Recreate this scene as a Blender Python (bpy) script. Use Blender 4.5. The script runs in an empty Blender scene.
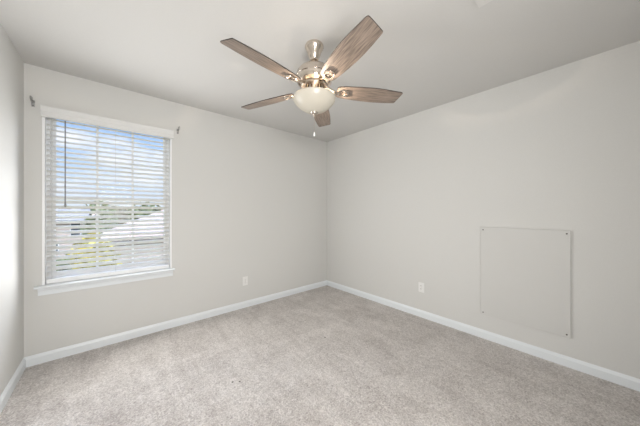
import bpy, bmesh, math, random
from mathutils import Vector, Matrix
random.seed(7)
R = math.radians
S = bpy.context.scene
COL = S.collection

# ------------------------------------------------------------------ camera
CAM_Z = 1.246
cd = bpy.data.cameras.new('camera'); cam = bpy.data.objects.new('camera', cd); COL.objects.link(cam)
cd.sensor_width = 36.0; cd.lens = 239.0 / 640 * 36; cd.clip_start = 0.02; cd.clip_end = 900
cd.shift_y = -1.0 / 640
cam.location = (0, 0, CAM_Z); cam.rotation_euler = (R(90), 0, R(-41.07))
S.camera = cam

# ------------------------------------------------------------------ room numbers (metres)
XL, XR = -0.531, 2.772        # left and right walls
YB, YF = 3.0, -0.46           # window wall and the wall behind the camera
H = 2.44
WX0, WX1, WZ0, WZ1 = -0.430, 0.485, 0.640, 2.125   # window opening
FAN = Vector((1.096, 1.320, 0))
WIN_FILL = 7.3
GZ = -3.1                     # the ground outside, one storey down

# ------------------------------------------------------------------ view
vs = S.view_settings
vs.view_transform = 'Standard'; vs.look = 'None'; vs.gamma = 1; vs.use_curve_mapping = False
vs.exposure = 0.0

# ------------------------------------------------------------------ world
w = bpy.data.worlds.new('sky'); S.world = w; w.use_nodes = True
nt = w.node_tree; nt.nodes.clear()
N = nt.nodes.new; L = nt.links.new
out = N('ShaderNodeOutputWorld'); bg = N('ShaderNodeBackground')
tc = N('ShaderNodeTexCoord'); sep = N('ShaderNodeSeparateXYZ'); L(tc.outputs['Generated'], sep.inputs[0])
ramp = N('ShaderNodeValToRGB'); L(sep.outputs['Z'], ramp.inputs[0])
cr = ramp.color_ramp
cr.elements[0].position = 0.0; cr.elements[0].color = (0.80, 0.87, 0.97, 1)
cr.elements[1].position = 0.38; cr.elements[1].color = (0.26, 0.48, 0.90, 1)
e = cr.elements.new(0.14); e.color = (0.52, 0.70, 0.97, 1)
mp = N('ShaderNodeMapping'); mp.inputs['Scale'].default_value = (1.0, 1.0, 3.2); L(tc.outputs['Generated'], mp.inputs[0])
nz = N('ShaderNodeTexNoise'); nz.inputs['Scale'].default_value = 4.2; nz.inputs['Detail'].default_value = 7
L(mp.outputs[0], nz.inputs['Vector'])
cl = N('ShaderNodeMapRange'); cl.inputs['From Min'].default_value = 0.44; cl.inputs['From Max'].default_value = 0.62
L(nz.outputs['Fac'], cl.inputs['Value'])
mx = N('ShaderNodeMix'); mx.data_type = 'RGBA'
L(cl.outputs[0], mx.inputs['Factor']); L(ramp.outputs[0], mx.inputs['A']); mx.inputs['B'].default_value = (0.93, 0.95, 1.0, 1)
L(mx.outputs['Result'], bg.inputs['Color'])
st = N('ShaderNodeMapRange')          # sky strength raised above the view, to send in more daylight
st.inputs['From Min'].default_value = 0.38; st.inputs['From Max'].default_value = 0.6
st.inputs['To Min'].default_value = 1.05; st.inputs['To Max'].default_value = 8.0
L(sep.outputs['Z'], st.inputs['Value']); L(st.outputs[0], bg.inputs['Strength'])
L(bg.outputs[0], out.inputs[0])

# sun, high behind the house (never reaches into the room)
sd = bpy.data.lights.new('sun', 'SUN'); sd.energy = 2.2; sd.angle = R(1); sd.color = (1, 0.90, 0.80)
so = bpy.data.objects.new('sun', sd); COL.objects.link(so); so.rotation_euler = (R(42), 0, R(-25))

# added fill lamp in the unseen doorway behind the camera
ad = bpy.data.lights.new('rear_fill', 'AREA'); ad.shape = 'RECTANGLE'; ad.size = 0.75; ad.size_y = 1.5
ad.energy = 54; ad.color = (1, 0.985, 0.96)
ao = bpy.data.objects.new('rear_fill', ad); COL.objects.link(ao)
ao.location = (0.05, -0.63, 1.25); ao.rotation_euler = (R(90), 0, R(-38))

# added daylight fill: a grid of wide lamps on the blind's room side
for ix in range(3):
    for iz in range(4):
        pd = bpy.data.lights.new('window_fill', 'SPOT'); pd.energy = WIN_FILL * (1.1, 1.05, 0.85, 0.42)[iz]; pd.color = (0.99, 0.99, 0.985)
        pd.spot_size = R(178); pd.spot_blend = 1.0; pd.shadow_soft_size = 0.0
        po = bpy.data.objects.new('window_fill', pd); COL.objects.link(po)
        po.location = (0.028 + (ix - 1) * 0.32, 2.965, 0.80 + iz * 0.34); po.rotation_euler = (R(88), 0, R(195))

# ------------------------------------------------------------------ materials
def mat(name, col, rough=0.5, metal=0.0, spec=0.5):
    m = bpy.data.materials.new(name); m.use_nodes = True
    b = m.node_tree.nodes['Principled BSDF']
    b.inputs['Base Color'].default_value = (*col, 1); b.inputs['Roughness'].default_value = rough
    b.inputs['Metallic'].default_value = metal; b.inputs['Specular IOR Level'].default_value = spec
    return m
def nodes(m):
    t = m.node_tree
    return t, t.nodes.new, t.links.new, t.nodes['Principled BSDF']
def add_noise(m, scale, c0, c1, lo=0.3, hi=0.7, detail=3, bump=0.0, bdist=0.002, vec='Object', mscale=(1, 1, 1), rot=(0, 0, 0)):
    t, n, l, b = nodes(m)
    tcn = n('ShaderNodeTexCoord'); mpn = n('ShaderNodeMapping'); mpn.inputs['Scale'].default_value = mscale; mpn.inputs['Rotation'].default_value = rot
    l(tcn.outputs[vec], mpn.inputs[0])
    z = n('ShaderNodeTexNoise'); z.inputs['Scale'].default_value = scale; z.inputs['Detail'].default_value = detail
    l(mpn.outputs[0], z.inputs['Vector'])
    r = n('ShaderNodeMapRange'); r.inputs['From Min'].default_value = lo; r.inputs['From Max'].default_value = hi
    l(z.outputs['Fac'], r.inputs['Value'])
    x = n('ShaderNodeMix'); x.data_type = 'RGBA'; x.inputs['A'].default_value = (*c0, 1); x.inputs['B'].default_value = (*c1, 1)
    l(r.outputs[0], x.inputs['Factor']); l(x.outputs['Result'], b.inputs['Base Color'])
    if bump:
        bp = n('ShaderNodeBump'); bp.inputs['Strength'].default_value = bump; bp.inputs['Distance'].default_value = bdist
        l(z.outputs['Fac'], bp.inputs['Height']); l(bp.outputs[0], b.inputs['Normal'])
    return m

M = {}
M['wall'] = mat('wall_paint', (0.60, 0.585, 0.56), 0.75, spec=0.25)
add_noise(M['wall'], 160, (0.692, 0.688, 0.668), (0.708, 0.704, 0.684), bump=0.12, bdist=0.001)
M['ceil'] = mat('ceiling_paint', (0.66, 0.645, 0.62), 0.9, spec=0.1)
add_noise(M['ceil'], 120, (0.64, 0.632, 0.615), (0.655, 0.647, 0.63), bump=0.1, bdist=0.001)
M['trim'] = mat('white_trim_paint', (0.83, 0.865, 0.89), 0.35)
M['panel'] = mat('panel_paint', (0.665, 0.66, 0.64), 0.6, spec=0.3)
M['plastic'] = mat('white_plastic', (0.86, 0.855, 0.84), 0.3)
M['slot'] = mat('outlet_slot', (0.05, 0.05, 0.05), 0.6)
M['vinyl'] = mat('white_vinyl', (0.93, 0.935, 0.94), 0.4)
M['valance'] = mat('matte_white_plastic', (0.76, 0.76, 0.75), 0.5)
M['vent'] = mat('vent_paint', (0.70, 0.69, 0.67), 0.5)
M['nickel'] = mat('polished_nickel', (0.72, 0.64, 0.56), 0.16, 1.0)
M['nickel_b'] = mat('brushed_nickel', (0.55, 0.49, 0.43), 0.32, 1.0)
M['chrome'] = mat('grey_metal', (0.42, 0.42, 0.42), 0.3, 1.0)
M['screw'] = mat('screw_metal', (0.10, 0.09, 0.08), 0.4, 0.7)
M['wand'] = mat('clear_grey_wand', (0.22, 0.22, 0.23), 0.15)
M['cord'] = mat('white_cord', (0.72, 0.72, 0.70), 0.8)

# carpet: cut pile, short wool-like loops, brushed streaks, a few dark specks
m = M['carpet'] = mat('cut_pile_carpet', (0.5, 0.46, 0.43), 1.0, spec=0.05)
t, n, l, b = nodes(m)
tcn = n('ShaderNodeTexCoord')
def nse(scale, detail, sc=(1, 1, 1), rot=0, dist=0.0):
    mpn = n('ShaderNodeMapping'); mpn.inputs['Scale'].default_value = sc; mpn.inputs['Rotation'].default_value = (0, 0, rot)
    l(tcn.outputs['Object'], mpn.inputs[0])
    z = n('ShaderNodeTexNoise'); z.inputs['Scale'].default_value = scale; z.inputs['Detail'].default_value = detail; z.inputs['Distortion'].default_value = dist
    l(mpn.outputs[0], z.inputs['Vector']); return z.outputs['Fac']
def mth(op, a, c):
    q = n('ShaderNodeMath'); q.operation = op
    for i, v in enumerate((a, c)):
        if isinstance(v, (int, float)): q.inputs[i].default_value = v
        else: l(v, q.inputs[i])
    return q.outputs[0]
fine = nse(110, 4, dist=0.6); tuft = nse(42, 3, dist=1.2); patch = nse(3.0, 4, dist=0.8)
streak = nse(2.2, 2, (5.5, 1.0, 1), R(-32), 1.0); streak2 = nse(2.0, 3, (0.9, 4.0, 1), R(20), 0.4)
v = mth('MULTIPLY', mth('SUBTRACT', fine, 0.5), 1.45)
v = mth('ADD', v, mth('MULTIPLY', mth('SUBTRACT', tuft, 0.5), 0.9))
v = mth('ADD', v, mth('MULTIPLY', mth('SUBTRACT', patch, 0.5), 0.5))
v = mth('ADD', v, mth('MULTIPLY', mth('SUBTRACT', streak, 0.5), 0.38))
v = mth('ADD', v, mth('MULTIPLY', mth('SUBTRACT', streak2, 0.5), 0.22))
v = mth('ADD', v, 0.5)
rp = n('ShaderNodeValToRGB'); l(v, rp.inputs[0])
rp.color_ramp.elements[0].position = 0.15; rp.color_ramp.elements[0].color = (0.385, 0.348, 0.328, 1)
rp.color_ramp.elements[1].position = 0.85; rp.color_ramp.elements[1].color = (0.78, 0.74, 0.71, 1)
col = rp.outputs[0]
geo = n('ShaderNodeNewGeometry')
fac = 0.0
for (sx, sy, sr) in ((0.667, 1.741, 0.007), (0.709, 1.713, 0.007), (1.597, 1.757, 0.008)):     # small dark specks
    dn = n('ShaderNodeVectorMath'); dn.operation = 'DISTANCE'; l(geo.outputs['Position'], dn.inputs[0]); dn.inputs[1].default_value = (sx, sy, 0)
    fac = mth('ADD', fac, mth('LESS_THAN', dn.outputs['Value'], sr))
sk = n('ShaderNodeMix'); sk.data_type = 'RGBA'; l(fac, sk.inputs['Factor']); l(col, sk.inputs['A']); sk.inputs['B'].default_value = (0.10, 0.09, 0.08, 1)
l(sk.outputs['Result'], b.inputs['Base Color'])
bp = n('ShaderNodeBump'); bp.inputs['Strength'].default_value = 0.9; bp.inputs['Distance'].default_value = 0.006
l(mth('ADD', fine, mth('MULTIPLY', tuft, 1.5)), bp.inputs['Height']); l(bp.outputs[0], b.inputs['Normal'])
b.inputs['Sheen Weight'].default_value = 0.15

# weathered oak fan blade
m = M['wood'] = mat('weathered_oak', (0.3, 0.22, 0.17), 0.38, spec=0.45)
add_noise(m, 9, (0.08, 0.064, 0.054), (0.30, 0.238, 0.195), 0.27, 0.66, 9, 0.15, 0.001, mscale=(1.1, 15, 15))
M['wood_edge'] = mat('dark_blade_edge', (0.035, 0.027, 0.022), 0.6)

# frosted alabaster glass bowl
m = M['bowl'] = bpy.data.materials.new('frosted_glass'); m.use_nodes = True
t = m.node_tree; t.nodes.clear(); n = t.nodes.new; l = t.links.new
o_ = n('ShaderNodeOutputMaterial'); d_ = n('ShaderNodeBsdfDiffuse'); tr_ = n('ShaderNodeBsdfTranslucent'); gl_ = n('ShaderNodeBsdfGlossy')
d_.inputs[0].default_value = (0.58, 0.545, 0.47, 1); tr_.inputs[0].default_value = (0.045, 0.040, 0.031, 1)
gl_.inputs['Roughness'].default_value = 0.25; gl_.inputs[0].default_value = (0.9, 0.9, 0.9, 1)
a1 = n('ShaderNodeAddShader'); l(d_.outputs[0], a1.inputs[0]); l(tr_.outputs[0], a1.inputs[1])
m1 = n('ShaderNodeMixShader'); m1.inputs[0].default_value = 0.05; l(a1.outputs[0], m1.inputs[1]); l(gl_.outputs[0], m1.inputs[2])
l(m1.outputs[0], o_.inputs[0])

# blind slats: thin white plastic, lets a little daylight glow through
m = M['slat'] = bpy.data.materials.new('white_slat'); m.use_nodes = True
t = m.node_tree; t.nodes.clear(); n = t.nodes.new; l = t.links.new
o_ = n('ShaderNodeOutputMaterial'); d_ = n('ShaderNodeBsdfPrincipled'); tr_ = n('ShaderNodeBsdfTranslucent')
d_.inputs['Base Color'].default_value = (0.92, 0.925, 0.93, 1); d_.inputs['Roughness'].default_value = 0.4
tr_.inputs[0].default_value = (0.96, 0.94, 0.91, 1)
m1 = n('ShaderNodeMixShader'); m1.inputs[0].default_value = 0.6; l(d_.outputs[0], m1.inputs[1]); l(tr_.outputs[0], m1.inputs[2])
l(m1.outputs[0], o_.inputs[0])

# window glass
m = M['glass'] = bpy.data.materials.new('window_glass'); m.use_nodes = True
t = m.node_tree; t.nodes.clear(); n = t.nodes.new; l = t.links.new
o_ = n('ShaderNodeOutputMaterial'); a_ = n('ShaderNodeBsdfTransparent'); g_ = n('ShaderNodeBsdfGlossy'); f_ = n('ShaderNodeFresnel')
g_.inputs['Roughness'].default_value = 0.0; f_.inputs[0].default_value = 1.2
m1 = n('ShaderNodeMixShader'); l(f_.outputs[0], m1.inputs[0]); l(a_.outputs[0], m1.inputs[1]); l(g_.outputs[0], m1.inputs[2])
l(m1.outputs[0], o_.inputs[0])

# outdoors
M['lawn'] = add_noise(mat('lawn_grass', (0.3, 0.33, 0.1), 1), 0.55, (0.08, 0.11, 0.035), (0.30, 0.25, 0.14), 0.4, 0.62, 6)
M['road'] = add_noise(mat('pale_concrete', (0.7, 0.62, 0.55), 0.9), 2, (0.30, 0.25, 0.21), (0.38, 0.32, 0.27))
M['shingle'] = add_noise(mat('tan_shingles', (0.7, 0.55, 0.47), 0.9), 3, (0.26, 0.185, 0.15), (0.36, 0.265, 0.22), mscale=(1, 1, 6))
M['shingle_g'] = add_noise(mat('grey_shingles', (0.4, 0.4, 0.4), 0.9), 3, (0.13, 0.12, 0.115), (0.22, 0.20, 0.19), mscale=(1, 1, 6))
M['siding'] = mat('cream_siding', (0.44, 0.36, 0.31), 0.8)
t, n, l, b = nodes(M['siding'])
tcn = n('ShaderNodeTexCoord'); wv = n('ShaderNodeTexWave'); wv.bands_direction = 'Z'; wv.inputs['Scale'].default_value = 1.6
l(tcn.outputs['Object'], wv.inputs['Vector'])
bp = n('ShaderNodeBump'); bp.inputs['Strength'].default_value = 0.5; bp.inputs['Distance'].default_value = 0.02
l(wv.outputs['Fac'], bp.inputs['Height']); l(bp.outputs[0], b.inputs['Normal'])
M['fascia'] = mat('dark_fascia', (0.12, 0.10, 0.09), 0.7)
M['pane_dark'] = mat('dark_house_glass', (0.03, 0.04, 0.05), 0.1)
M['out_white'] = mat('white_house_trim', (0.8, 0.78, 0.75), 0.6)
M['leaf_y'] = add_noise(mat('yellow_leaves', (0.7, 0.6, 0.1), 0.8), 5, (0.20, 0.20, 0.035), (0.62, 0.49, 0.07))
M['leaf_g'] = add_noise(mat('green_leaves', (0.1, 0.14, 0.05), 0.8), 5, (0.06, 0.085, 0.03), (0.20, 0.22, 0.07))
M['leaf_o'] = add_noise(mat('olive_leaves', (0.2, 0.2, 0.06), 0.8), 3, (0.06, 0.055, 0.025), (0.26, 0.19, 0.07))
M['bark'] = mat('bark', (0.16, 0.11, 0.08), 0.9)

# ------------------------------------------------------------------ mesh helpers
def tag(o, label=None, cat=None, group=None, kind=None):
    if label: o['label'] = label
    if cat: o['category'] = cat
    if group: o['group'] = group
    if kind: o['kind'] = kind
    return o
def empty(name, loc=(0, 0, 0), rz=0, label=None, cat=None, group=None, kind=None):
    o = bpy.data.objects.new(name, None); COL.objects.link(o); o.location = loc; o.rotation_euler = (0, 0, rz)
    o.empty_display_size = 0.05
    return tag(o, label, cat, group, kind)
def box(bm, x0, x1, y0, y1, z0, z1, mi=0):
    vv = [bm.verts.new(p) for p in ((x0, y0, z0), (x1, y0, z0), (x1, y1, z0), (x0, y1, z0), (x0, y0, z1), (x1, y0, z1), (x1, y1, z1), (x0, y1, z1))]
    fs = []
    for q in ((0, 3, 2, 1), (4, 5, 6, 7), (0, 1, 5, 4), (1, 2, 6, 5), (2, 3, 7, 6), (3, 0, 4, 7)):
        f = bm.faces.new([vv[i] for i in q]); f.material_index = mi; fs.append(f)
    return fs
def prism(bm, prof, axis, a0, a1):
    """closed profile swept along an axis: 'x' takes (y,z) points, 'y' takes (x,z), 'z' takes (x,y)"""
    def P(p, a):
        return (a, p[0], p[1]) if axis == 'x' else (p[0], a, p[1]) if axis == 'y' else (p[0], p[1], a)
    A = [bm.verts.new(P(p, a0)) for p in prof]; B = [bm.verts.new(P(p, a1)) for p in prof]
    k = len(prof)
    for i in range(k): bm.faces.new((A[i], A[(i + 1) % k], B[(i + 1) % k], B[i]))
    bm.faces.new(A[::-1]); bm.faces.new(B)
def lathe(bm, prof, seg=48, c=(0, 0), closed=False):
    rings = []
    for r_, z_ in prof:
        if r_ < 1e-5: rings.append([bm.verts.new((c[0], c[1], z_))])
        else: rings.append([bm.verts.new((c[0] + r_ * math.cos(2 * math.pi * i / seg), c[1] + r_ * math.sin(2 * math.pi * i / seg), z_)) for i in range(seg)])
    pairs = list(zip(rings, rings[1:])) + ([(rings[-1], rings[0])] if closed else [])
    for a, b_ in pairs:
        for i in range(seg):
            j = (i + 1) % seg
            if len(a) == 1 and len(b_) == 1: continue
            if len(a) == 1: bm.faces.new((a[0], b_[i], b_[j]))
            elif len(b_) == 1: bm.faces.new((a[i], b_[0], a[j]))
            else: bm.faces.new((a[i], b_[i], b_[j], a[j]))
def tube(bm, pts, r, seg=10, closed=False):
    pts = [Vector(p) for p in pts]; rings = []; k = len(pts); up = None
    for i, p in enumerate(pts):
        if closed: d = (pts[(i + 1) % k] - pts[i - 1]).normalized()
        else: d = (pts[min(i + 1, k - 1)] - pts[max(i - 1, 0)]).normalized()
        if up is None: up = Vector((0, 0, 1)) if abs(d.z) < 0.9 else Vector((1, 0, 0))
        s = d.cross(up).normalized(); u = s.cross(d).normalized(); up = u
        rr = r[i] if isinstance(r, (list, tuple)) else r
        rings.append([bm.verts.new(p + rr * (math.cos(2 * math.pi * q / seg) * s + math.sin(2 * math.pi * q / seg) * u)) for q in range(seg)])
    for i in range(k if closed else k - 1):
        a, b_ = rings[i], rings[(i + 1) % k]
        for q in range(seg): bm.faces.new((a[q], a[(q + 1) % seg], b_[(q + 1) % seg], b_[q]))
    if not closed: bm.faces.new(rings[0][::-1]); bm.faces.new(rings[-1])
def obj(name, bm, m, parent=None, smooth=False, bevel=0.0, kind=None, angle=35):
    bmesh.ops.recalc_face_normals(bm, faces=bm.faces)
    me = bpy.data.meshes.new(name); bm.to_mesh(me); bm.free()
    for x in (m if isinstance(m, (list, tuple)) else [m]): me.materials.append(M[x] if isinstance(x, str) else x)
    if smooth:
        me.shade_smooth(); me.set_sharp_from_angle(angle=R(angle))
    o = bpy.data.objects.new(name, me); COL.objects.link(o); o.parent = parent
    if bevel:
        bv = o.modifiers.new('bevel', 'BEVEL'); bv.width = bevel; bv.segments = 2; bv.limit_method = 'ANGLE'
    if kind: o['kind'] = kind
    return o
def nb(): return bmesh.new()

# ------------------------------------------------------------------ room shell
T = 0.14
bm = nb(); box(bm, XL - T, XR + T, YF - T, YB + T, -0.12, 0); obj('floor', bm, 'carpet', kind='structure')
bm = nb(); box(bm, XL - T, XR + T, YF - T, YB + T, H, H + 0.15); obj('ceiling', bm, 'ceil', kind='structure')
bm = nb()
box(bm, XL - T, WX0, YB, YB + T, 0, H); box(bm, WX1, XR + T, YB, YB + T, 0, H)
box(bm, WX0, WX1, YB, YB + T, 0, WZ0 - 0.02); box(bm, WX0, WX1, YB, YB + T, WZ1, H)
obj('wall_back', bm, 'wall', kind='structure')
bm = nb(); box(bm, XL - T, XL, YF, YB, 0, H); obj('wall_left', bm, 'wall', kind='structure')
bm = nb(); box(bm, XR, XR + T, YF, YB, 0, H); obj('wall_right', bm, 'wall', kind='structure')
DX0, DX1, DH = -0.32, 0.50, 2.05      # open doorway behind the camera, added to let the fill in
bm = nb()
box(bm, XL - T, DX0, YF - T, YF, 0, H); box(bm, DX1, XR + T, YF - T, YF, 0, H); box(bm, DX0, DX1, YF - T, YF, DH, H)
obj('wall_front', bm, 'wall', kind='structure')
bm = nb()                              # added hallway shell, unseen, housing the fill lamp
box(bm, -0.9, 1.1, -1.9, YF - T, -0.12, 0); box(bm, -0.9, 1.1, -1.9, YF - T, H, H + 0.1)
box(bm, -1.0, -0.9, -1.9, YF - T, -0.12, H + 0.1); box(bm, 1.1, 1.2, -1.9, YF - T, -0.12, H + 0.1); box(bm, -1.0, 1.2, -2.0, -1.9, -0.12, H + 0.1)
obj('wall_added_hallway', bm, 'wall', kind='structure')

BH, BT = 0.082, 0.014
def base_prof(s):   # profile leaning out from the wall plane, s = direction into the room
    return [(0, 0), (s * BT, 0), (s * BT, BH - 0.022), (s * (BT - 0.004), BH - 0.014), (s * 0.006, BH - 0.004), (s * 0.004, BH), (0, BH)]
bm = nb(); prism(bm, [(YB + p[0], p[1]) for p in base_prof(-1)], 'x', XL, XR); obj('baseboard_back', bm, 'trim', kind='structure')
bm = nb(); prism(bm, [(XL + p[0], p[1]) for p in base_prof(1)], 'y', YF, YB - BT); obj('baseboard_left', bm, 'trim', kind='structure')
bm = nb(); prism(bm, [(XR + p[0], p[1]) for p in base_prof(-1)], 'y', YF, YB - BT); obj('baseboard_right', bm, 'trim', kind='structure')
bm = nb(); prism(bm, [(YF + p[0], p[1]) for p in base_prof(1)], 'x', DX1, XR - BT); obj('baseboard_front', bm, 'trim', kind='structure')

# ------------------------------------------------------------------ window
win = empty('window_1', ((WX0 + WX1) / 2, YB, WZ0), kind='structure')
def wobj(name, bm, m, parent=win, **k):
    o = obj(name, bm, m, parent, **k)
    if parent is win: o.matrix_parent_inverse = Matrix.Translation(-win.location)
    else: o.matrix_parent_inverse = Matrix.Identity(4)
    return o
bm = nb(); e_ = 0.004                  # white jamb liners
box(bm, WX0, WX0 + e_, YB, YB + T, WZ0, WZ1); box(bm, WX1 - e_, WX1, YB, YB + T, WZ0, WZ1); box(bm, WX0, WX1, YB, YB + T, WZ1 - e_, WZ1)
box(bm, WX0 - 0.004, WX0 + 0.011, YB - 0.003, YB + 0.012, WZ0, WZ1); box(bm, WX1 - 0.011, WX1 + 0.004, YB - 0.003, YB + 0.012, WZ0, WZ1)
wobj('window_jamb', bm, 'vinyl')
fy0, fy1 = YB + 0.085, YB + 0.135
GX0, GX1, MZ = -0.369, 0.427, 1.372
gb, gt = WZ0 + 0.06, WZ1 - 0.05
bm = nb()
box(bm, WX0 + e_, WX0 + 0.03, fy0, fy1, WZ0, WZ1 - e_); box(bm, WX1 - 0.03, WX1 - e_, fy0, fy1, WZ0, WZ1 - e_)
box(bm, WX0 + 0.03, WX1 - 0.03, fy0, fy1, WZ0, WZ0 + 0.025); box(bm, WX0 + 0.03, WX1 - 0.03, fy0, fy1, WZ1 - 0.016, WZ1 - e_)
wobj('window_frame', bm, 'vinyl', bevel=0.002)
def sash(z0, z1, y0, y1, ht=0.035):
    bm = nb(); a0, a1 = WX0 + 0.03, WX1 - 0.03
    box(bm, a0, GX0, y0, y1, z0, z1); box(bm, GX1, a1, y0, y1, z0, z1)
    box(bm, GX0, GX1, y0, y1, z0, z0 + 0.035); box(bm, GX0, GX1, y0, y1, z1 - ht, z1)
    wobj('window_sash', bm, 'vinyl', bevel=0.002)
    yc = (y0 + y1) / 2; bm = nb()
    for k in (1, 2):
        x = GX0 + (GX1 - GX0) * k / 3; box(bm, x - 0.009, x + 0.009, yc - 0.006, yc + 0.006, z0 + 0.035, z1 - ht)
    zc = (z0 + z1) / 2; box(bm, GX0, GX1, yc - 0.0055, yc + 0.0055, zc - 0.009, zc + 0.009)
    wobj('window_grille', bm, 'vinyl')
    bm = nb(); box(bm, GX0 - 0.004, GX1 + 0.004, yc - 0.0015, yc + 0.0015, z0 + 0.03, z1 - ht + 0.004); wobj('window_pane', bm, 'glass')
sash(WZ0 + 0.026, MZ + 0.018, fy0 + 0.002, fy0 + 0.024)
sash(MZ - 0.018, WZ1 - 0.017, fy0 + 0.025, fy0 + 0.047, 0.022)
bm = nb()                              # stool with rounded nose, and moulded apron under it
prism(bm, [(YB + T, WZ0 - 0.02), (YB - 0.043, WZ0 - 0.02), (YB - 0.049, WZ0 - 0.015), (YB - 0.050, WZ0 - 0.008), (YB - 0.046, WZ0 - 0.002), (YB - 0.04, WZ0), (YB + T, WZ0)], 'x', WX0, WX1)
prism(bm, [(YB, WZ0 - 0.02), (YB - 0.043, WZ0 - 0.02), (YB - 0.049, WZ0 - 0.015), (YB - 0.050, WZ0 - 0.008), (YB - 0.046, WZ0 - 0.002), (YB - 0.04, WZ0), (YB, WZ0)], 'x', -0.472, WX0)
prism(bm, [(YB, WZ0 - 0.02), (YB - 0.043, WZ0 - 0.02), (YB - 0.049, WZ0 - 0.015), (YB - 0.050, WZ0 - 0.008), (YB - 0.046, WZ0 - 0.002), (YB - 0.04, WZ0), (YB, WZ0)], 'x', WX1, 0.512)
wobj('window_sill', bm, 'trim')
bm = nb(); za = WZ0 - 0.02
prism(bm, [(YB, za), (YB - 0.030, za), (YB - 0.028, za - 0.012), (YB - 0.020, za - 0.024), (YB - 0.016, za - 0.040), (YB - 0.015, za - 0.060), (YB, za - 0.064)], 'x', -0.455, 0.497)
wobj('window_apron', bm, 'trim')

# ------------------------------------------------------------------ blind
bl = empty('window_blind', (0.028, YB + 0.04, 2.04), label='white horizontal slat blind hanging in the only window', cat='blind')
def bobj(name, bm, m, parent=bl, **k):
    o = obj(name, bm, m, parent, **k)
    o.matrix_parent_inverse = Matrix.Translation(-bl.location)
    return o
bx0, bx1 = WX0 + 0.016, WX1 - 0.016
bm = nb()
prism(bm, [(YB, 2.034), (YB - 0.028, 2.034), (YB - 0.031, 2.040), (YB - 0.031, 2.078), (YB - 0.036, 2.084), (YB - 0.046, 2.104), (YB - 0.052, 2.110), (YB - 0.052, 2.118), (YB, 2.118)], 'x', -0.438, 0.503)
bobj('valance', bm, 'valance')
bm = nb(); box(bm, bx0, bx1, YB + 0.015, YB + 0.065, 2.058, 2.104); bobj('headrail', bm, 'vinyl')
TH = R(30); SY = YB + 0.042; pitch = 0.0437; sw = 0.050; ns = 31; ztop = 2.031
bm = nb()
for k in range(ns):
    z = ztop - k * pitch
    pr = []
    for s in range(7):
        a = -0.5 + s / 6; pr.append((a * sw, 0.0035 * (1 - (2 * a) ** 2) + 0.0014))
    for s in range(6, -1, -1):
        a = -0.5 + s / 6; pr.append((a * sw, 0.0035 * (1 - (2 * a) ** 2) - 0.0014))
    pr = [(SY + y * math.cos(TH) - zz * math.sin(TH), z + y * math.sin(TH) + zz * math.cos(TH)) for y, zz in pr]
    prism(bm, pr, 'x', bx0, bx1)
bobj('slats', bm, 'slat', smooth=True)
zb = ztop - ns * pitch
bm = nb(); box(bm, bx0, bx1, SY - 0.025, SY + 0.025, zb - 0.0345, zb + 0.002); bobj('bottom_rail', bm, 'vinyl', bevel=0.003)
for x in (-0.385, 0.028, 0.440):
    bm = nb()
    for yy in (SY - 0.026, SY + 0.026): tube(bm, [(x, yy, zb), (x, yy, 2.04)], 0.0012, 6)
    bobj('ladder_cord', bm, 'cord')
bm = nb()
tube(bm, [(-0.302, YB - 0.006, 1.315), (-0.302, YB - 0.006, 2.03)], 0.0040, 6)
tube(bm, [(-0.302, YB - 0.006, 1.29), (-0.302, YB - 0.006, 1.335)], [0.0055, 0.0045], 8)
tube(bm, [(-0.302, YB - 0.006, 2.026), (-0.302, YB + 0.008, 2.033), (-0.302, YB + 0.02, 2.036)], 0.0018, 6)
bobj('tilt_wand', bm, 'wand')['label'] = 'thin dark tilt wand'

# ------------------------------------------------------------------ curtain rod brackets
def bracket(x, label):
    r = empty('curtain_rod_bracket', (x, YB, 2.132), label=label, cat='bracket', group='curtain rod brackets beside the window')
    bm = nb(); box(bm, -0.010, 0.010, -0.004, 0, -0.030, 0.024); obj('wall_plate', bm, 'chrome', r, bevel=0.002)
    bm = nb(); tube(bm, [(0, -0.003, 0.004), (0, -0.030, 0.004), (0, -0.052, 0.010)], 0.0075, 10)
    pts = [(0, -0.066 + 0.016 * math.cos(a), 0.024 + 0.016 * math.sin(a)) for a in [R(-200 + 220 * i / 10) for i in range(11)]]
    tube(bm, pts, 0.0055, 8)
    obj('arm', bm, 'chrome', r, smooth=True)
    for z in (-0.022, 0.016):
        bm = nb(); tube(bm, [(0, -0.0035, z), (0, -0.006, z)], 0.0035, 10); obj('screw', bm, 'screw', r)
bracket(-0.482, 'grey metal curtain rod bracket left of the window, near the corner')
bracket(0.545, 'grey metal curtain rod bracket right of the window')

# ------------------------------------------------------------------ outlets
def outlet(loc, rz, label):
    r = empty('wall_outlet', loc, rz, label=label, cat='outlet', group='white wall outlets')
    # local: +x along the wall, -y out of the wall
    bm = nb(); box(bm, -0.035, 0.035, -0.006, 0, -0.0575, 0.0575); obj('cover_plate', bm, 'plastic', r, bevel=0.004)
    for z in (-0.0195, 0.0195):
        bm = nb()
        pr = []
        for i in range(24):
            a = 2 * math.pi * i / 24; pr.append((0.0172 * math.cos(a), z + max(-0.0135, min(0.0135, 0.0172 * math.sin(a)))))
        prism(bm, pr, 'y', -0.0085, -0.0055)
        s = obj('socket', bm, 'plastic', r)
        bm = nb()
        box(bm, -0.0075, -0.0052, -0.0092, -0.0082, z + 0.000, z + 0.009); box(bm, 0.0052, 0.0075, -0.0092, -0.0082, z + 0.001, z + 0.008)
        tube(bm, [(0, -0.0092, z - 0.007), (0, -0.0082, z - 0.007)], 0.0026, 8)
        obj('slot', bm, 'slot', s)
    bm = nb(); tube(bm, [(0, -0.0075, 0), (0, -0.0055, 0)], 0.003, 10); obj('screw', bm, 'nickel_b', r)
outlet((1.315, YB, 0.345), 0, 'white double outlet on the window wall, below and right of the window')
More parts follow.
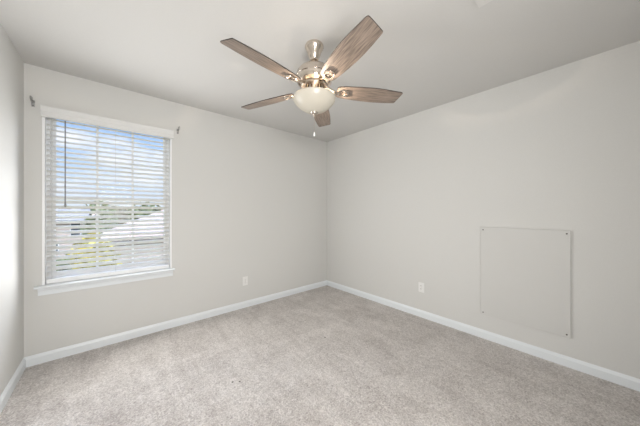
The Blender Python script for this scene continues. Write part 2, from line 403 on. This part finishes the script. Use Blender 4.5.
outlet((XR, 1.348, 0.352), R(-90), 'white double outlet on the right wall, left of the square panel')

# ------------------------------------------------------------------ access panel on the right wall
ap = empty('access_panel', (XR - 0.0005, 0.433, 0.667), label='square painted access panel screwed to the right wall', cat='panel')
PT = 0.017
bm = nb(); box(bm, -PT, 0, -0.309, 0.309, -0.430, 0.430); obj('board', bm, 'panel', ap, bevel=0.0015)
for y in (-0.288, 0.286):
    for z in (-0.406, 0.404):
        bm = nb(); tube(bm, [(-PT + 0.001, y, z), (-PT - 0.0015, y, z), (-PT - 0.0035, y, z)], [0.0055, 0.0055, 0.0035], 14); obj('screw', bm, 'screw', ap, smooth=True)

# ------------------------------------------------------------------ ceiling vent (one corner in view)
cv = empty('ceiling_vent', (1.607 - 0.18, 0.44 - 0.13, H), label='white ceiling vent at the top edge, right of the fan', cat='vent')
bm = nb()
for a in ((-0.18, 0.18, -0.13, -0.095), (-0.18, 0.18, 0.095, 0.13), (-0.18, -0.145, -0.095, 0.095), (0.145, 0.18, -0.095, 0.095)):
    box(bm, *a, -0.010, 0)
obj('vent_frame', bm, 'vent', cv)
bm = nb()
for k in range(9):
    y = -0.088 + k * 0.022
    prism(bm, [(y - 0.008, -0.008), (y - 0.006, -0.008), (y + 0.008, 0), (y + 0.006, 0)], 'x', -0.145, 0.145)
obj('louvres', bm, 'vent', cv)

# ------------------------------------------------------------------ ceiling fan
fan = empty('ceiling_fan', (FAN.x, FAN.y, H), label='nickel ceiling fan with five brown wooden blades and a frosted bowl light', cat='ceiling fan')
z0 = -H
def fl(name, prof, m, seg=64, parent=fan, closed=False):
    bm = nb(); lathe(bm, [(r_, z_ - H) for r_, z_ in prof], seg, closed=closed)
    return obj(name, bm, m, parent, smooth=True, angle=28)
fl('canopy', [(0, H), (0.064, H), (0.067, 2.432), (0.067, 2.424), (0.062, 2.414), (0.052, 2.395), (0.045, 2.372), (0.036, 2.348), (0.030, 2.338), (0.029, 2.330), (0.018, 2.326), (0, 2.326)], 'nickel')
fl('downrod', [(0, 2.34), (0.0125, 2.34), (0.0125, 2.285), (0, 2.285)], 'nickel_b', 24)
fl('motor_housing', [(0, 2.300), (0.022, 2.300), (0.026, 2.290), (0.045, 2.284), (0.080, 2.278), (0.108, 2.264), (0.124, 2.243), (0.128, 2.220), (0.131, 2.216), (0.131, 2.208), (0.128, 2.204), (0.128, 2.190),
                      (0.120, 2.168), (0.104, 2.156), (0.085, 2.152), (0, 2.152)], 'nickel')
fl('flywheel', [(0, 2.153), (0.092, 2.153), (0.095, 2.150), (0.095, 2.142), (0.092, 2.139), (0, 2.139)], 'nickel_b')
bm = nb()                               # vented switch housing: a ring of slanted fins round a dark core
lathe(bm, [(0, 2.140 - H), (0.052, 2.140 - H), (0.058, 2.087 - H), (0, 2.087 - H)], 48)
for k in range(24):
    a = 2 * math.pi * k / 24; c, s = math.cos(a), math.sin(a)
    q = [(0.05, -0.004), (0.079, -0.004), (0.079, 0.004), (0.05, 0.004)]
    A = [bm.verts.new((c * x - s * y, s * x + c * y, 2.139 - H)) for x, y in q]
    B = [bm.verts.new((c * x - s * y, s * x + c * y, 2.088 - H)) for x, y in [(p[0] + (0.010 if p[0] > 0.06 else 0), p[1]) for p in q]]
    for i in range(4): bm.faces.new((A[i], A[(i + 1) % 4], B[(i + 1) % 4], B[i]))
    bm.faces.new(A); bm.faces.new(B[::-1])
obj('switch_housing', bm, 'nickel', fan)
fl('light_fitter', [(0, 2.089), (0.056, 2.089), (0.060, 2.087), (0.060, 2.081), (0.055, 2.078), (0, 2.078)], 'nickel')
RB = 0.165
outer = [(0.144, 2.068), (0.149, 2.066), (0.1515, 2.059), (0.149, 2.046), (0.137, 2.026), (0.115, 2.003), (0.087, 1.983), (0.056, 1.968), (0.030, 1.960), (0.012, 1.958)]
inner = [(0.012, 1.962), (0.029, 1.964), (0.054, 1.972), (0.084, 1.987), (0.111, 2.006), (0.133, 2.028), (0.1445, 2.047), (0.147, 2.058), (0.145, 2.063), (0.142, 2.064)]
fl('glass_bowl', outer + inner, 'bowl', 72, closed=True)['label'] = 'cream frosted glass bowl'
fl('finial', [(0, 1.967), (0.024, 1.964), (0.027, 1.958), (0.023, 1.950), (0.013, 1.945), (0.009, 1.940), (0.011, 1.936), (0.006, 1.930), (0, 1.929)], 'nickel_b', 24)
fl('bulb_holder', [(0, 2.079), (0.018, 2.079), (0.018, 2.045), (0.006, 2.04), (0.006, 1.963), (0, 1.963)], 'nickel_b', 20)
# two pull chains
def chain(x, y, ztop_, zbot, fob, m):
    bm = nb()
    z = ztop_
    tube(bm, [(x, y, ztop_ - H), (x, y, zbot - H)], 0.0009, 6)
    while z > zbot:
        bmesh.ops.create_icosphere(bm, subdivisions=1, radius=0.0020, matrix=Matrix.Translation((x, y, z - H))); z -= 0.0065
    c = obj('pull_chain', bm, 'nickel_b', fan)
    bm = nb(); lathe(bm, [(0, zbot - H + .004), (0.003, zbot - H), (0.0065, zbot - 0.014 - H), (0.0065, zbot - 0.022 - H), (0.003, zbot - 0.030 - H), (0, zbot - 0.031 - H)], 16, (x, y))
    obj('chain_fob', bm, m, c, smooth=True)
chain(0.0, 0.0, 1.930, 1.818, 1, 'plastic')

# blades (five): blade > and its arm with a loop plate
BLZ = 2.124 - H
def blade_outline():
    r0, r1 = 0.165, 0.644
    top, bot = [], []
    for i in range(25):
        s = i / 24; r_ = r0 + (r1 - r0) * s
        hw = 0.053 + 0.019 * math.sin(min(1, s / 0.60) * math.pi / 2) if s < 0.60 else 0.072 - 0.014 * ((s - 0.60) / 0.40) ** 1.5
        if s < 0.06: hw *= 0.80 + 0.20 * math.sin(s / 0.06 * math.pi / 2)
        top.append((r_ - (0.0 if s < .9 else 0.0), hw)); bot.append((r_ - 0.006 * s ** 3, -hw))
    # soft corners at the slanted tip
    tip = [(r1 - 0.010, 0.0590), (r1 - 0.003, 0.0565), (r1 + 0.000, 0.050), (r1 + 0.005, 0.022), (r1 + 0.011, -0.012), (r1 + 0.016, -0.045), (r1 + 0.014, -0.0535), (r1 + 0.006, -0.0575), (r1 - 0.006, -0.0595)]
    return top[:-1] + tip + bot[::-1][1:]
OUT = blade_outline()
PITCH = R(-14)
def blade_mesh():
    bm = nb(); th = 0.0055
    A = [bm.verts.new((x, y, -th / 2)) for x, y in OUT]; B = [bm.verts.new((x, y, th / 2)) for x, y in OUT]
    k = len(OUT)
    f = bm.faces.new(A[::-1]); f = bm.faces.new(B)
    for i in range(k):
        f = bm.faces.new((A[i], A[(i + 1) % k], B[(i + 1) % k], B[i])); f.material_index = 1
    bmesh.ops.rotate(bm, verts=bm.verts, cent=(0, 0, 0), matrix=Matrix.Rotation(PITCH, 3, 'X'))
    return bm
def iron_mesh():
    bm = nb()
    # neck from the flywheel, widening
    secs = [(0.080, 0.018, 0.020, 0.006), (0.110, 0.012, 0.016, 0.006), (0.140, 0.011, 0.000, 0.006), (0.165, 0.016, -0.006, 0.005), (0.185, 0.022, -0.0075, 0.004)]
    rings = []
    for x, hw, z, hz in secs:
        tw = PITCH * max(0, min(1, (x - 0.1) / 0.07))
        ring = []
        for y, zz in ((-hw, -hz), (hw, -hz), (hw, hz), (-hw, hz)):
            ring.append(bm.verts.new((x, y * math.cos(tw) - zz * math.sin(tw), z + y * math.sin(tw) + zz * math.cos(tw))))
        rings.append(ring)
    for a, b_ in zip(rings, rings[1:]):
        for i in range(4): bm.faces.new((a[i], a[(i + 1) % 4], b_[(i + 1) % 4], b_[i]))
    bm.faces.new(rings[0][::-1]); bm.faces.new(rings[-1])
    # loop plate on the underside of the blade
    pts = []
    for i in range(28):
        a = 2 * math.pi * i / 28
        x = 0.212 + 0.036 * (abs(math.cos(a)) ** 0.7) * (1 if math.cos(a) > 0 else -1)
        y = 0.027 * (abs(math.sin(a)) ** 0.7) * (1 if math.sin(a) > 0 else -1)
        z = -0.0075
        pts.append((x, y * math.cos(PITCH) - z * math.sin(PITCH), y * math.sin(PITCH) + z * math.cos(PITCH)))
    tube(bm, pts, 0.0058, 8, closed=True)
    return bm
bmesh_blade = None
protos = None
for k in range(5):
    a = R(-30.9 + 72 * k)
    if protos is None:
        b0 = obj('blade', blade_mesh(), ['wood', 'wood_edge'], fan)
        i0 = obj('blade_iron', iron_mesh(), 'nickel', b0, smooth=True)
        s0 = []
        for sx, sy in ((0.200, 0.0), (0.228, 0.011), (0.228, -0.011)):
            bm = nb(); lathe(bm, [(0, -0.0085), (0.0035, -0.008), (0.005, -0.0055), (0.005, -0.002), (0, -0.002)], 12, (sx, sy))
            bmesh.ops.rotate(bm, verts=bm.verts, cent=(0, 0, 0), matrix=Matrix.Rotation(PITCH, 3, 'X'))
            s0.append(obj('screw', bm, 'nickel_b', b0, smooth=True))
        protos = (b0, [i0] + s0); bo = b0
    else:
        bo = protos[0].copy(); COL.objects.link(bo); bo.parent = fan
        for ch in protos[1]:
            c = ch.copy(); COL.objects.link(c); c.parent = bo
    bo.location = (0, 0, BLZ); bo.rotation_euler = (0, R(2.2) * math.cos(a - R(48.93)), a)
# the bulbs' light
for k in range(3):
    ld = bpy.data.lights.new('bulb_light', 'POINT'); ld.energy = 0.5; ld.color = (1, 0.88, 0.74); ld.shadow_soft_size = 0.022
    lo = bpy.data.objects.new('bulb_light', ld); COL.objects.link(lo); lo.parent = fan
    q = R(5 + 120 * k); lo.location = (0.100 * math.cos(q), 0.100 * math.sin(q), 2.043 - H)

for k in range(5):        # five added spots aimed along the blades for a warm glow
    ld = bpy.data.lights.new('blade_glow_spot', 'SPOT'); ld.energy = 14.0; ld.color = (1, 0.83, 0.66)
    ld.shadow_soft_size = 0.008; ld.spot_size = R(44); ld.spot_blend = 0.8
    lo = bpy.data.objects.new('blade_glow_spot', ld); COL.objects.link(lo); lo.parent = fan
    q = R(-30.9 + 72 * k); q2 = q - R(30); lo.location = (0.060 * math.cos(q2), 0.060 * math.sin(q2), 2.064 - H)
    lo.rotation_euler = (R(90 + 13), 0, q - R(83))

# ------------------------------------------------------------------ outdoors
def at(px, Y):      # a point outside at room depth Y seen in column px of the photograph
    u = px - 320; return (u * .7536 + 157.1) / (-u * .6566 + 180.3) * Y
bm = nb(); box(bm, -160, 160, 3.6, 260, GZ - 0.5, GZ); obj('ground_lawn', bm, 'lawn', kind='structure')
bm = nb(); box(bm, -30, 12, 30.5, 33, GZ, GZ + 0.03); obj('ground_street', bm, 'road', kind='structure')
bm = nb(); box(bm, at(84, 27), at(100, 27), 24, 30.5, GZ, GZ + 0.03); obj('ground_driveway', bm, 'road', kind='structure')

def house(x0, x1, y0, y1, eave, ridge, label, roofm, wins, axis='x', group=None):
    r = empty('house', ((x0 + x1) / 2, (y0 + y1) / 2, GZ), label=label, cat='house')
    hx, hy = (x1 - x0) / 2, (y1 - y0) / 2
    bm = nb(); box(bm, -hx, hx, -hy, hy, 0, eave); 
    if axis == 'x':
        for s in (-1, 1): prism(bm, [(-hy, eave), (hy, eave), (0, ridge - 0.12)], 'x', s * hx - 0.05, s * hx + 0.05)
    obj('walls', bm, 'siding', r)
    o = 0.4; k = (ridge - eave) / hy; e0 = eave - o * k
    bm = nb()
    if axis == 'x':      # gable roof, ridge along x
        prism(bm, [(-hy - o, e0), (0, ridge), (hy + o, e0), (hy + o, e0 + 0.16), (0, ridge + 0.16), (-hy - o, e0 + 0.16)], 'x', -hx - o, hx + o)
    else:                # hip roof
        c = [bm.verts.new(p) for p in ((-hx - o, -hy - o, eave), (hx + o, -hy - o, eave), (hx + o, hy + o, eave), (-hx - o, hy + o, eave))]
        q = max(0.3, hx - hy)
        a, b_ = bm.verts.new((-q, 0, ridge)), bm.verts.new((q, 0, ridge))
        bm.faces.new((c[0], c[1], b_, a)); bm.faces.new((c[1], c[2], b_)); bm.faces.new((c[2], c[3], a, b_)); bm.faces.new((c[3], c[0], a)); bm.faces.new(c[::-1])
    obj('roof', bm, roofm, r)
    bm = nb(); box(bm, -hx - o - .02, hx + o + .02, -hy - o - 0.06, -hy - o - .002, (e0 if axis == 'x' else eave) - 0.12, (e0 if axis == 'x' else eave) + 0.10)
    obj('gutter', bm, 'fascia', r)
    for (wx, wz, ww, wh) in wins:
        bm = nb(); box(bm, wx - ww / 2 - .08, wx + ww / 2 + .08, -hy - 0.05, -hy + .02, wz - .08, wz + wh + .08); f = obj('house_window', bm, 'out_white', r)
        bm = nb(); box(bm, wx - ww / 2, wx + ww / 2, -hy - 0.07, -hy - 0.051, wz, wz + wh); obj('pane', bm, 'pane_dark', f)
    return r
house(at(108, 20), at(108, 20) + 14, 20, 28, 2.6, 4.8, 'near cream house with tan roof, seen through the right half of the window', 'shingle', [(-3.5, 0.9, 0.45, 0.9), (-1.6, 0.9, 0.45, 0.9), (1.2, .9, 1.0, 1.2)], 'y')
house(at(52, 34), at(82, 34), 34, 42, 3.5, 4.5, 'far pale house with dark windows, seen through the left third of the window', 'shingle_g', [(0.55, 2.0, 0.65, 1.2), (-0.9, 0.6, 0.5, 0.9)], 'x')
house(at(84, 44), at(104, 44), 44, 52, 2.7, 3.9, 'small far house between the pale house and the near one', 'shingle', [(-1.5, 1.0, 0.9, 1.2)], 'x')

def tree(x, y, h, cr_, m, label, group=None, n_=260, trunk=True, ls=0.22, kind='tree', name='tree'):
    r = empty(name, (x, y, GZ), label=label, cat=kind, group=group)
    rnd = random.Random(int(x * 31 + y * 17))
    bm = nb(); cz = h - cr_[2]
    bmesh.ops.create_icosphere(bm, subdivisions=2, radius=1.0)
    for v_ in bm.verts:
        f = 0.62 + 0.18 * rnd.random(); v_.co = Vector((v_.co.x * cr_[0] * f, v_.co.y * cr_[1] * f, cz + v_.co.z * cr_[2] * f))
    for i in range(n_):
        d = Vector((rnd.gauss(0, 1), rnd.gauss(0, 1), rnd.gauss(0, 1))).normalized() * (0.65 + 0.4 * rnd.random())
        p = Vector((d.x * cr_[0], d.y * cr_[1], cz + d.z * cr_[2]))
        q = Vector((rnd.gauss(0, 1), rnd.gauss(0, 1), rnd.gauss(0, 1))).normalized(); s = q.orthogonal().normalized(); u = q.cross(s)
        L_ = ls * (0.6 + 0.8 * rnd.random())
        bm.faces.new([bm.verts.new(p + L_ * s), bm.verts.new(p + L_ * .45 * u), bm.verts.new(p - L_ * s), bm.verts.new(p - L_ * .45 * u)])
    me_o = obj('foliage', bm, m, r)
    if trunk:
        bm = nb(); tube(bm, [(0, 0, 0), (0.03, 0, cz * .5), (0, 0, cz)], [0.10, 0.08, 0.06], 10); obj('trunk', bm, 'bark', r, smooth=True)
    return r
tree(at(93, 15.5), 15.5, 3.25, (0.85, 0.85, 1.35), 'leaf_y', 'yellow leaved tree outside, low in the middle of the window', n_=420)
tree(at(104, 17.5), 17.5, 1.7, (0.8, 0.7, 0.65), 'leaf_y', 'small yellow bush outside, right of the yellow tree', n_=260, trunk=False, kind='bush', name='bush')
tree(at(62, 25.5), 25.5, 1.3, (2.2, 0.5, 0.7), 'leaf_g', 'dark green hedge outside at the lower left of the window', n_=260, trunk=False, kind='hedge', name='hedge', ls=.14)
tree(at(140, 14.6), 14.6, 0.8, (1.2, 0.4, 0.45), 'leaf_g', 'dark green hedge outside below the near house', n_=260, trunk=False, kind='hedge', name='hedge', ls=.14)
tree(at(101, 30.8), 30.8, 4.45, (1.3, 1.2, 1.7), 'leaf_g', 'dark green tree outside, beside the small far house', n_=320, ls=.3)
far = [(50, 60), (66, 66), (82, 72), (98, 60), (114, 66), (130, 72), (146, 60), (162, 66), (178, 72)]
for i, (px, Y) in enumerate(far):
    h = 5.7 + 0.7 * math.sin(i * 2.3)
    if i < 2: h -= 1.0
    tree(at(px, Y), Y, h, (2.7, 1.7, 2.6), 'leaf_o' if i % 3 else 'leaf_g', 'far tree in the tree line on the horizon outside the window', 'far trees on the horizon', n_=200, ls=.6)
